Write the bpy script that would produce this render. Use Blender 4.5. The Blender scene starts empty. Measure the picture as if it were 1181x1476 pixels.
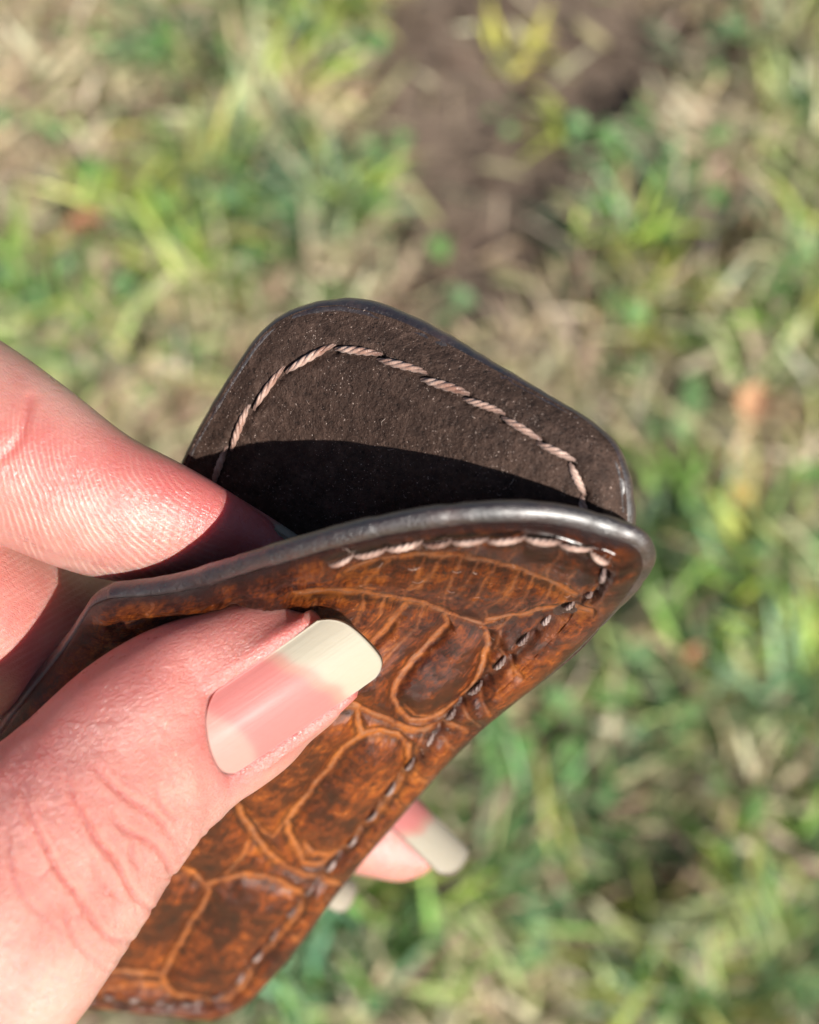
import bpy, math, random
import numpy as np
from mathutils import Vector, Matrix

rng = np.random.default_rng(7)
random.seed(7)
SC = bpy.context.scene
COL = SC.collection

# ------------------------------------------------------------------ camera, world, sun, exposure
PITCH = math.radians(62.0)
CAM_H = 0.85
F_PX, PW, PH = 1950.0, 1181.0, 1476.0
CAM = np.array([0.0, 0.0, CAM_H])
RIGHT = np.array([1.0, 0.0, 0.0])
UP = np.array([0.0, math.sin(PITCH), math.cos(PITCH)])
FWD = np.array([0.0, math.cos(PITCH), -math.sin(PITCH)])

cam_d = bpy.data.cameras.new("camera")
cam = bpy.data.objects.new("camera", cam_d)
COL.objects.link(cam)
cam.matrix_world = Matrix(((RIGHT[0], UP[0], -FWD[0], CAM[0]), (RIGHT[1], UP[1], -FWD[1], CAM[1]),
                           (RIGHT[2], UP[2], -FWD[2], CAM[2]), (0, 0, 0, 1)))
cam_d.sensor_fit = 'VERTICAL'
cam_d.sensor_height = 24.0
cam_d.lens = 24.0 * F_PX / PH
cam_d.clip_start = 0.01
cam_d.clip_end = 400.0
cam_d.dof.use_dof = True
cam_d.dof.focus_distance = 0.1195
cam_d.dof.aperture_fstop = cam_d.lens / 2.5
SC.camera = cam

SUN_ELEV, SUN_AZ = math.radians(34.7), math.radians(32.0)   # azimuth off the direction straight behind the camera
S = np.array([math.cos(SUN_ELEV) * math.sin(SUN_AZ), -math.cos(SUN_ELEV) * math.cos(SUN_AZ), math.sin(SUN_ELEV)])
world = bpy.data.worlds.new("World")
SC.world = world
world.use_nodes = True
wt = world.node_tree
bg = wt.nodes["Background"]
sky = wt.nodes.new("ShaderNodeTexSky")
sky.sky_type = 'NISHITA'
sky.sun_disc = False
sky.sun_elevation = SUN_ELEV
sky.sun_rotation = math.atan2(S[0], S[1])
wt.links.new(sky.outputs[0], bg.inputs[0])
bg.inputs[1].default_value = 0.05
sun_d = bpy.data.lights.new("sun", 'SUN')
sun_d.energy = 5.0
sun_d.angle = math.radians(0.5)
sun_d.color = (1.0, 0.955, 0.88)
sun = bpy.data.objects.new("sun", sun_d)
COL.objects.link(sun)
sun.rotation_euler = Vector(S).to_track_quat('Z', 'Y').to_euler()
sun.location = (1, -2, 3)
SC.view_settings.view_transform = 'Standard'
SC.view_settings.look = 'None'
SC.view_settings.exposure = 0.62
SC.view_settings.gamma = 1.0
SC.cycles.use_denoising = True
SC.cycles.max_bounces = 8

# ------------------------------------------------------------------ helpers
def cm(px, py, D):
    """a place in the photograph at a distance of D mm in front of the lens -> millimetres in the lens frame"""
    px, py, D = np.broadcast_arrays(np.asarray(px, float), np.asarray(py, float), np.asarray(D, float))
    return np.stack([(px - PW / 2) * D / F_PX, (PH / 2 - py) * D / F_PX, -D], -1)

def world_pts(c):
    c = np.asarray(c, float) / 1000.0
    return CAM + c[..., 0:1] * RIGHT + c[..., 1:2] * UP - c[..., 2:3] * FWD

def proj(c):
    D = -c[..., 2]
    return np.stack([PW / 2 + c[..., 0] / D * F_PX, PH / 2 - c[..., 1] / D * F_PX], -1)

def nrm(v):
    v = np.asarray(v, float)
    return v / np.maximum(np.linalg.norm(v, axis=-1, keepdims=True), 1e-12)

def mesh_obj(name, verts, faces, mat=None, parent=None, smooth=True, attrs=None, cams=True):
    """verts in lens-frame millimetres (cams) or in world metres"""
    me = bpy.data.meshes.new(name)
    v = world_pts(verts) if cams else np.asarray(verts, float)
    if isinstance(faces, np.ndarray):
        n, k = faces.shape
        me.vertices.add(len(v)); me.vertices.foreach_set("co", v.astype(np.float32).ravel())
        me.loops.add(n * k); me.loops.foreach_set("vertex_index", faces.astype(np.int32).ravel())
        me.polygons.add(n); me.polygons.foreach_set("loop_start", np.arange(0, n * k, k, dtype=np.int32))
        me.update(calc_edges=True)
    else:
        me.from_pydata(v.tolist(), [], faces)
    me.polygons.foreach_set("use_smooth", np.full(len(me.polygons), smooth))
    for k, a in (attrs or {}).items():
        put_attr(me, k, a)
    if mat: me.materials.append(mat)
    me.update()
    o = bpy.data.objects.new(name, me)
    COL.objects.link(o)
    if parent: o.parent = parent
    return o

def put_attr(me, k, a):
    a = np.asarray(a, np.float32)
    if a.ndim == 1:
        at = me.attributes.new(k, 'FLOAT', 'POINT'); at.data.foreach_set("value", a)
    else:
        at = me.attributes.new(k, 'FLOAT_COLOR', 'POINT')
        if a.shape[1] == 3: a = np.concatenate([a, np.ones((len(a), 1), np.float32)], 1)
        at.data.foreach_set("color", a.ravel())

def tag(o, label=None, cat=None, group=None, kind=None):
    if label: o['label'] = label
    if cat: o['category'] = cat
    if group: o['group'] = group
    if kind: o['kind'] = kind
    return o

def spline(pts, n, closed=False, t=None, tn=None):
    """natural cubic spline through pts (rows), n samples evenly along chord length"""
    P = np.asarray(pts, float)
    if t is None:
        d = np.linalg.norm(np.diff(P[:, :min(3, P.shape[1])], axis=0), axis=1)
        t = np.concatenate([[0], np.cumsum(d)]); t /= t[-1]
    t = np.asarray(t, float)
    m = len(P)
    h = np.diff(t)
    A = np.eye(m); r = np.zeros_like(P)
    for i in range(1, m - 1):
        A[i, i - 1], A[i, i], A[i, i + 1] = h[i - 1], 2 * (h[i - 1] + h[i]), h[i]
        r[i] = 3 * ((P[i + 1] - P[i]) / h[i] - (P[i] - P[i - 1]) / h[i - 1])
    c = np.linalg.solve(A, r)
    tt = np.linspace(t[0], t[-1], n) if tn is None else np.asarray(tn)
    k = np.clip(np.searchsorted(t, tt, side='right') - 1, 0, m - 2)
    dt = (tt - t[k])[:, None]; hk = h[k][:, None]
    b = (P[k + 1] - P[k]) / hk - hk * (2 * c[k] + c[k + 1]) / 3
    dd = (c[k + 1] - c[k]) / (3 * hk)
    return P[k] + b * dt + c[k] * dt ** 2 + dd * dt ** 3

def grid_faces(nr, nc, wrap=False, off=0):
    i, j = np.meshgrid(np.arange(nr - 1), np.arange(nc if wrap else nc - 1), indexing='ij')
    j2 = (j + 1) % nc
    return np.stack([i * nc + j, i * nc + j2, (i + 1) * nc + j2, (i + 1) * nc + j], -1).reshape(-1, 4) + off

def seg_dist(P, lines, soft=False):
    """distance of 2-d points to a set of polylines"""
    best = np.full(len(P), 1e9)
    for L in lines:
        L = np.asarray(L, float)
        lo, hi = L.min(0) - 40, L.max(0) + 40
        m = np.nonzero(((P > lo) & (P < hi)).all(1))[0]
        if not len(m): continue
        Q = P[m]; b = best[m]
        for a, c in zip(L[:-1], L[1:]):
            d = c - a
            t = np.clip(((Q - a) @ d) / max(d @ d, 1e-9), 0, 1)
            b = np.minimum(b, np.hypot(*(Q - a - t[:, None] * d).T))
        best[m] = b
    return best

def vnoise(P, f, seed=0):
    """smooth value noise, any dimension up to 3"""
    P = np.asarray(P, float) * f
    if P.shape[1] == 2: P = np.concatenate([P, np.zeros((len(P), 1))], 1)
    i = np.floor(P).astype(np.int64); u = P - i; u = u * u * (3 - 2 * u)
    def h(a):
        x = (a[:, 0] * 73856093) ^ (a[:, 1] * 19349663) ^ (a[:, 2] * 83492791) ^ (seed * 2654435761)
        x = (x ^ (x >> 13)) * 1274126177 & 0x7fffffff
        return ((x ^ (x >> 16)) & 0xffff) / 65535.0
    r = 0
    for dx in (0, 1):
        for dy in (0, 1):
            for dz in (0, 1):
                w = (u[:, 0] if dx else 1 - u[:, 0]) * (u[:, 1] if dy else 1 - u[:, 1]) * (u[:, 2] if dz else 1 - u[:, 2])
                r = r + w * h(i + np.array([dx, dy, dz]))
    return r

class NT:
    """small node-tree writer"""
    def __init__(s, name):
        s.m = bpy.data.materials.new(name); s.m.use_nodes = True
        s.t = s.m.node_tree; s.b = s.t.nodes["Principled BSDF"]
    def n(s, typ, ins=None, **kw):
        x = s.t.nodes.new(typ)
        for k, v in kw.items(): setattr(x, k, v)
        for k, v in (ins or {}).items(): s.set(x.inputs[k], v)
        return x
    def set(s, sock, v):
        if isinstance(v, bpy.types.NodeSocket): s.t.links.new(v, sock)
        else: sock.default_value = v
    def bs(s, **kw):
        for k, v in kw.items(): s.set(s.b.inputs[k.replace('_', ' ')], v)
    def attr(s, name, out="Fac"): return s.n("ShaderNodeAttribute", attribute_name=name).outputs[out]
    def pos(s): return s.n("ShaderNodeTexCoord").outputs["Object"]
    def noise(s, scale, detail=4, rough=.55, vec=None, out="Fac", dist=0.0):
        d = {"Scale": scale, "Detail": detail, "Roughness": rough, "Distortion": dist, "Vector": vec or s.pos()}
        return s.n("ShaderNodeTexNoise", d).outputs[out]
    def math(s, op, a, b=0.0, c=None):
        ins = {0: a, 1: b}
        if c is not None: ins[2] = c
        return s.n("ShaderNodeMath", ins, operation=op).outputs[0]
    def mix(s, f, a, b, blend='MIX'):
        x = s.n("ShaderNodeMix", data_type='RGBA', blend_type=blend)
        s.set(x.inputs[0], f); s.set(x.inputs[6], a); s.set(x.inputs[7], b)
        return x.outputs[2]
    def ramp(s, f, stops):
        x = s.n("ShaderNodeValToRGB", {"Fac": f})
        e = x.color_ramp.elements
        while len(e) > 1: e.remove(e[0])
        for i, (p, c) in enumerate(stops):
            q = e[0] if i == 0 else e.new(p)
            q.position = p; q.color = (c, c, c, 1) if isinstance(c, (int, float)) else (*c, 1)
        return x.outputs[0]
    def maprange(s, f, a, b, c=0.0, d=1.0):
        return s.n("ShaderNodeMapRange", {0: f, 1: a, 2: b, 3: c, 4: d}).outputs[0]
    def bump(s, h, dist, strength=1.0, normal=None):
        d = {"Height": h, "Distance": dist, "Strength": strength}
        if normal is not None: d["Normal"] = normal
        return s.n("ShaderNodeBump", d).outputs[0]
    def vmul(s, vec, v):
        x = s.n("ShaderNodeVectorMath", {0: vec, 1: v}, operation='MULTIPLY')
        return x.outputs[0]

# ------------------------------------------------------------------ materials
def mat_soil():
    t = NT("soil")
    thatch = t.attr("thatch")
    n1 = t.noise(9, 6, .7); n2 = t.noise(90, 5, .75)
    c = t.ramp(t.math('ADD', t.math('MULTIPLY', n1, .5), t.math('MULTIPLY', n2, .5)),
               [(.30, (.07, .050, .040)), (.5, (.17, .125, .095)), (.72, (.30, .235, .175))])
    c2 = t.ramp(t.noise(140, 5, .75), [(.3, (.20, .155, .095)), (.5, (.42, .34, .21)), (.7, (.60, .50, .34))])
    c = t.mix(thatch, c, c2)
    t.bs(Base_Color=c, Roughness=.95, Normal=t.bump(n2, .004, .8))
    t.b.inputs["Specular IOR Level"].default_value = .15
    return t.m

def mat_blade():
    t = NT("grass_blade")
    c = t.attr("tint", "Color")
    t.bs(Base_Color=c, Roughness=.5)
    t.b.inputs["Specular IOR Level"].default_value = .45
    tr = t.n("ShaderNodeBsdfTranslucent", {"Color": c})
    mx = t.n("ShaderNodeMixShader", {0: .36, 1: t.b.outputs[0], 2: tr.outputs[0]})
    out = t.t.nodes["Material Output"]
    t.t.links.new(mx.outputs[0], out.inputs[0])
    return t.m

def mat_leaf(name, a, b):
    t = NT(name)
    c = t.mix(t.noise(160, 4), (*a, 1), (*b, 1))
    t.bs(Base_Color=c, Roughness=.6)
    return t.m

def mat_exotic():
    t = NT("glazed_reptile_leather")
    p = t.pos()
    gx = t.attr("across"); gy = t.attr("along")
    uv = t.n("ShaderNodeCombineXYZ", {0: gx, 1: gy}).outputs[0]
    cell = t.attr("cell"); line = t.attr("line"); flap = t.attr("flap")
    mott = t.noise(520, 6, .7, p)
    patch_ = t.noise(110, 3, .6, p)
    streak = t.noise(1.0, 6, .70, t.vmul(uv, (1.3, .40, 1)), dist=1.0)
    hair = t.noise(1.0, 4, .7, t.vmul(uv, (1.2, 5.0, 1)), dist=1.0)
    mixv = t.math('ADD', t.math('MULTIPLY', mott, .40), t.math('MULTIPLY', streak, .32))
    mixv = t.math('ADD', mixv, t.math('MULTIPLY', patch_, .34))
    mixv = t.math('ADD', mixv, t.math('MULTIPLY', t.math('MULTIPLY', t.math('SUBTRACT', hair, .5), flap), .35))
    mixv = t.math('ADD', mixv, t.math('MULTIPLY', t.math('SUBTRACT', .75, cell), .11))
    base = t.ramp(mixv, [(.38, (.013, .0022, .0008)), (.48, (.058, .0098, .0015)), (.56, (.175, .0350, .0040)), (.67, (.45, .125, .015))])
    lc = t.mix(t.noise(700, 4, .7), (.10, .030, .011, 1), (.44, .215, .115, 1))
    base = t.mix(t.math('MULTIPLY', line, t.maprange(t.noise(600, 4, .7), .38, .62, .15, .85)), base, lc)
    base = t.mix(t.math('MULTIPLY', t.attr("crease_shade"), .85), base, (.020, .0050, .0022, 1))  # painted shade flanking the creases
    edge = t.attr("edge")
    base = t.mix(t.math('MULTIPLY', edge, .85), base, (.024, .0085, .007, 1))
    fine = t.noise(1.0, 5, .75, t.vmul(uv, (1.3, 7.0, 1)), dist=1.4)
    fine2 = t.noise(1700, 3, .65, p)
    hgt = t.math('ADD', t.math('MULTIPLY', fine, t.math('MULTIPLY_ADD', flap, 1.5, .16)), t.math('MULTIPLY', fine2, .22))
    rough = t.maprange(t.noise(520, 4), .3, .7, .12, .28)
    t.bs(Base_Color=base, Roughness=rough, Normal=t.bump(hgt, .00042, .9))
    t.b.inputs["Specular IOR Level"].default_value = .5
    t.b.inputs["Coat Weight"].default_value = .25
    t.b.inputs["Coat Roughness"].default_value = .2
    return t.m

def mat_rim():
    t = NT("burnished_edge")
    n = t.noise(520, 4, .6); n2 = t.noise(2600, 3, .7); n0 = t.noise(150, 4, .65)
    c = t.ramp(n, [(.3, (.006, .0032, .0042)), (.55, (.021, .0095, .0085)), (.78, (.05, .022, .017))])
    h = t.math('ADD', t.math('MULTIPLY', n, .6), t.math('MULTIPLY', n2, .4))
    t.bs(Base_Color=c, Roughness=t.maprange(t.math('ADD', t.math('MULTIPLY', n2, .4), t.math('MULTIPLY', n0, .6)), .38, .62, .24, .66), Normal=t.bump(h, .00042, 1.0))
    t.b.inputs["Specular IOR Level"].default_value = .9
    t.b.inputs["Coat Weight"].default_value = 1.0
    t.b.inputs["Coat IOR"].default_value = 1.65
    t.b.inputs["Coat Roughness"].default_value = .42
    return t.m

def mat_lining():
    t = NT("dark_flesh_side_leather")
    n = t.noise(620, 6, .8); n2 = t.noise(5200, 2, .6); n3 = t.noise(110, 4, .6); n4 = t.noise(2100, 3, .75)
    c = t.ramp(n, [(.30, (.012, .0060, .0044)), (.52, (.055, .032, .0235)), (.72, (.120, .072, .054))])
    c = t.mix(t.maprange(n3, .35, .7, 0, .45), c, (.062, .036, .027, 1))
    c = t.mix(t.maprange(n4, .42, .30), c, (.008, .005, .004, 1))
    speck = t.math('ADD', t.maprange(n2, .66, .74), t.maprange(n4, .70, .78))  # pale grain specks, with sun glitter painted into the colour
    c = t.mix(t.math('MULTIPLY', speck, t.maprange(t.noise(260, 3), .35, .6, .25, 1.0)), c, (.62, .48, .41, 1))
    v = t.n("ShaderNodeTexVoronoi", {"Scale": 380, "Vector": t.pos()}, feature='F1')
    pit = t.maprange(v.outputs["Distance"], .05, .16)
    h = t.math('ADD', t.math('MULTIPLY', n, .8), t.math('MULTIPLY', n4, .8))
    h = t.math('ADD', h, t.math('MULTIPLY', pit, .15))
    t.bs(Base_Color=c, Roughness=.60, Normal=t.bump(h, .00040, .8))
    t.b.inputs["Specular IOR Level"].default_value = .22
    return t.m

def mat_thread(name, a, b):
    t = NT(name)
    c = t.mix(t.maprange(t.noise(330, 3, .6), .35, .65), (*a, 1), (*b, 1))
    c = t.mix(t.maprange(t.noise(2600, 2), .3, .7, 0, .35), c, (*a, 1))
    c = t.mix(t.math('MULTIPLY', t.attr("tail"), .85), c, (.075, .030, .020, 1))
    t.bs(Base_Color=c, Roughness=.42, Normal=t.bump(t.noise(5200, 2), .00012, .7))
    t.b.inputs["Sheen Weight"].default_value = .2
    return t.m

def mat_skin():
    t = NT("skin")
    p = t.pos()
    red = t.attr("flush_shade"); crease = t.attr("crease"); ridge = t.attr("ridge"); rmask = t.attr("ridge_mask")
    su = t.attr("across"); sv = t.attr("along")
    uv = t.n("ShaderNodeCombineXYZ", {0: su, 1: sv}).outputs[0]
    blot = t.noise(130, 4, .55, p); fineb = t.noise(900, 3, .6, p)
    c = t.mix(t.maprange(blot, .38, .62), (.50, .208, .175, 1), (.60, .325, .270, 1))
    c = t.mix(t.math('MULTIPLY', fineb, .18), c, (.70, .44, .35, 1))
    c = t.mix(t.math('MULTIPLY', red, .74), c, (.56, .095, .095, 1))
    c = t.mix(t.math('MULTIPLY', crease, .80), c, (.55, .10, .08, 1))
    # friction ridges on the pads
    rs = t.math('SINE', t.math('MULTIPLY', ridge, 6.28318))
    rs01 = t.math('MULTIPLY', t.math('POWER', t.math('MULTIPLY_ADD', rs, .5, .5), 2.2), rmask)
    c = t.mix(t.math('MULTIPLY', rs01, t.maprange(t.noise(420, 3), .35, .65, .04, .5)), c, (.85, .60, .50, 1))
    # diamond-shaped fine lines on the back of the thumb
    v1 = t.n("ShaderNodeTexVoronoi", {"Scale": 1.0, "Vector": t.vmul(uv, (2.3, 1.15, 1))}, feature='DISTANCE_TO_EDGE')
    v2 = t.n("ShaderNodeTexVoronoi", {"Scale": 1.0, "Vector": t.vmul(uv, (4.2, 3.0, 1))}, feature='DISTANCE_TO_EDGE')
    l1 = t.maprange(v1.outputs["Distance"], 0.0, .12); l2 = t.maprange(v2.outputs["Distance"], 0.0, .22)
    mic = t.noise(1.0, 4, .65, t.vmul(uv, (5.5, 1.5, 1)), dist=.6)
    wr = t.attr("wrinkle")
    h = t.math('MULTIPLY', t.math('ADD', t.math('MULTIPLY', l1, .26), t.math('MULTIPLY', l2, .20)), t.math('MULTIPLY_ADD', wr, .8, .12))
    h = t.math('ADD', h, t.math('MULTIPLY', mic, t.math('MULTIPLY_ADD', wr, .75, .20)))
    lump = t.noise(1500, 4, .65, p)
    h = t.math('ADD', h, t.math('MULTIPLY', lump, t.math('MULTIPLY_ADD', wr, .8, .25)))
    h = t.math('ADD', h, t.math('MULTIPLY', rs01, .12))
    nb = t.bump(h, .00024, .9)
    rough = t.maprange(t.noise(300, 3, .6, p), .3, .7, .27, .42)
    t.bs(Base_Color=c, Roughness=rough, Normal=nb)
    t.b.inputs["Specular IOR Level"].default_value = .5
    t.b.inputs["Coat Weight"].default_value = .45
    t.b.inputs["Coat Roughness"].default_value = .24
    t.set(t.b.inputs["Coat Normal"], nb)
    t.b.inputs["Subsurface Weight"].default_value = .85
    t.b.inputs["Subsurface Radius"].default_value = (1.0, .28, .16)
    t.b.inputs["Subsurface Scale"].default_value = .0026
    return t.m

def mat_nail():
    t = NT("fingernail")
    c = t.attr("tint", "Color")
    sx = t.attr("across")
    st = t.n("ShaderNodeCombineXYZ", {0: sx, 1: t.math('MULTIPLY', t.attr("along"), .05)}).outputs[0]
    ln = t.noise(2.2, 3, .6, st)
    c = t.mix(t.math('MULTIPLY', ln, .07), c, (.62, .48, .38, 1))
    t.bs(Base_Color=c, Roughness=.46, Normal=t.bump(t.math('ADD', ln, t.math('MULTIPLY', t.noise(350, 4), .5)), .00008, .6))
    t.b.inputs["Subsurface Weight"].default_value = .25
    t.b.inputs["Subsurface Radius"].default_value = (1.0, .7, .5)
    t.b.inputs["Subsurface Scale"].default_value = .0007
    t.b.inputs["Specular IOR Level"].default_value = .14
    t.b.inputs["Coat Weight"].default_value = .03
    t.b.inputs["Coat Roughness"].default_value = .25
    return t.m

M_SOIL, M_BLADE = mat_soil(), mat_blade()
M_EXO, M_RIM, M_LIN = mat_exotic(), mat_rim(), mat_lining()
M_THREAD = mat_thread("cream_thread", (.25, .125, .088), (.62, .44, .36))
M_THREAD2 = mat_thread("brown_thread", (.09, .045, .036), (.38, .29, .26))
M_SKIN, M_NAIL = mat_skin(), mat_nail()

# ------------------------------------------------------------------ lawn
def ground_at(px, py, z=0.0):
    d = (px - PW / 2) / F_PX * RIGHT + (PH / 2 - py) / F_PX * UP + FWD
    return CAM + d * ((z - CAM[2]) / d[2])

# large sheet: fine near the hand, coarse out to the horizon
def axis_ticks(c):
    a = np.linspace(-1.2, 1.2, 121)
    far = np.array([1.6, 2.5, 4, 8, 16, 40, 120, 300])
    return np.concatenate([-far[::-1], a, far]) + c
GC = ground_at(PW / 2, PH / 2)
gx, gy = np.meshgrid(axis_ticks(GC[0]), axis_ticks(GC[1]))
gp = np.stack([gx.ravel(), gy.ravel()], 1)
gz = (vnoise(gp, 9, 1) - .5) * .016 + (vnoise(gp, 34, 2) - .5) * .008 - .006
gz[np.abs(gp - GC[:2]).max(1) > 1.3] = -.006
ground_args = ("ground", np.concatenate([gp, gz[:, None]], 1), grid_faces(gx.shape[0], gx.shape[1]), M_SOIL)

# patches seen in the photograph: (px, py, radius, amount); + is green, straw is dry grass, bare is soil
GREEN = [(850, 1120, 110, .8), (1010, 960, 120, .8), (1130, 960, 110, .8), (930, 1300, 140, .7), (700, 1400, 140, .6), (520, 60, 90, .6), (60, 470, 110, .7), (330, 60, 190, 1.0), (470, 100, 110, .6), (400, 280, 210, .9), (250, 360, 150, .8), (60, 350, 120, .9), (190, 500, 110, .9),
         (1090, 120, 150, .8), (920, 280, 130, .9), (1000, 430, 170, .8), (1130, 250, 120, .6), (1130, 800, 190, 1.0),
         (900, 1000, 220, .9), (760, 1080, 130, .8), (1000, 1250, 200, .8), (1120, 1330, 150, .9), (800, 1380, 220, .6), (560, 1400, 160, .6), (960, 700, 120, .5)]
STRAW = [(250, 200, 130, .6), (440, 170, 90, .6), (860, 560, 90, .6), (1150, 1080, 90, .7), (700, 1280, 90, .6), (880, 1420, 90, .4), (1120, 420, 70, .5), (60, 60, 140, 1.0), (120, 190, 180, .8), (330, 150, 130, .8), (560, 140, 120, .9), (980, 190, 100, 1.2), (1030, 260, 80, .9),
         (900, 610, 100, 1.1), (970, 690, 120, .9), (560, 430, 90, .8), (1090, 1130, 100, .8), (820, 1190, 80, .6), (620, 1350, 130, .8),
         (1000, 1000, 90, .6), (1140, 610, 70, .7), (700, 380, 130, .4), (1060, 1230, 110, .6)]
BARE = [(930, 60, 110, .6), (720, 70, 230, 1.2), (840, 110, 150, 1.0), (600, 190, 120, .8), (700, 360, 150, .9), (640, 420, 110, .7), (30, 200, 60, .4), (850, 1250, 110, .5), (700, 1180, 90, .6), (1080, 540, 60, .3)]
def patch(P, L):
    r = np.zeros(len(P))
    for (x, y, s, a) in L:
        c = ground_at(x, y)[:2]
        k = np.linalg.norm(ground_at(x + s, y) - ground_at(x, y))
        r += a * np.exp(-(((P - c) / k) ** 2).sum(1) * 1.1)
    return r

thatch = np.clip(.85 - 1.1 * patch(gp, BARE) + .3 * patch(gp, STRAW) + .5 * (vnoise(gp, 18, 85) - .5), 0, 1)
ground = mesh_obj(*ground_args, attrs={"thatch": thatch}, cams=False)
tag(ground, kind="structure")

def blades(P, head, length, width, lean, curl, cols, nseg=4, z0=0.0, droop=1.0):
    """P roots (n,2), head = heading angle, lean = tilt off vertical (rad); every blade a folded tapering strip"""
    n = len(P)
    s = np.linspace(0, 1, nseg + 1)
    d = np.stack([np.cos(head), np.sin(head)], 1); side = np.stack([-d[:, 1], d[:, 0]], 1)
    ang = lean[:, None] + curl[:, None] * s[None, :] * droop
    ds = length[:, None] / nseg
    r = np.concatenate([np.zeros((n, 1)), np.cumsum(np.sin(ang[:, :-1]) * ds, 1)], 1)
    z = np.concatenate([np.zeros((n, 1)), np.cumsum(np.cos(ang[:, :-1]) * ds, 1)], 1) + np.asarray(z0).reshape(-1, 1)
    z = np.maximum(z, .0015 + .004 * s)
    w = width[:, None] * .5 * np.interp(s, [0, .25, .7, 1], [.7, 1, .75, .04])[None, :]
    c = P[:, None, :] + d[:, None, :] * r[:, :, None]
    tw = rng.normal(0, .5, n)[:, None]
    L = np.concatenate([c + side[:, None, :] * (w * np.cos(tw))[:, :, None], (z + w * np.sin(tw))[:, :, None]], 2)
    R = np.concatenate([c - side[:, None, :] * (w * np.cos(tw))[:, :, None], (z - w * np.sin(tw))[:, :, None]], 2)
    Mid = np.concatenate([c, (z - .22 * w)[:, :, None]], 2)
    V = np.stack([L, Mid, R], 2).reshape(n, -1, 3)             # per blade (nseg+1)*3
    f = grid_faces(nseg + 1, 3)
    F = (f[None] + (np.arange(n) * (nseg + 1) * 3)[:, None, None]).reshape(-1, 4)
    C = np.repeat(cols[:, None, :], (nseg + 1) * 3, 1)
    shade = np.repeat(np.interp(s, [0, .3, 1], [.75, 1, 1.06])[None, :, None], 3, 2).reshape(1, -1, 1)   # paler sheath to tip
    return V.reshape(-1, 3), F, (C * shade).reshape(-1, 3)

def scatter(n, spread_x=.62, y0=-.55, y1=.85):
    core = np.stack([GC[0] + rng.uniform(-spread_x, spread_x, n), GC[1] + rng.uniform(y0, y1, n)], 1)
    m = int(n * .85)                                     # the lawn runs on round the part in view
    rim = np.stack([GC[0] + rng.uniform(-1.0, 1.0, 2 * m), GC[1] + rng.uniform(-.75, 1.5, 2 * m)], 1)
    off = (np.abs(rim[:, 0] - GC[0]) > spread_x) | (rim[:, 1] < GC[1] + y0) | (rim[:, 1] > GC[1] + y1)
    return np.concatenate([core, rim[off]])

def pick(n, pal, jit=.18):
    pal = np.asarray(pal)
    c = pal[rng.integers(0, len(pal), n)]
    return np.clip(c * rng.normal(1, jit, (n, 1)) * rng.normal(1, .06, (n, 3)), .004, .95)

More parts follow.
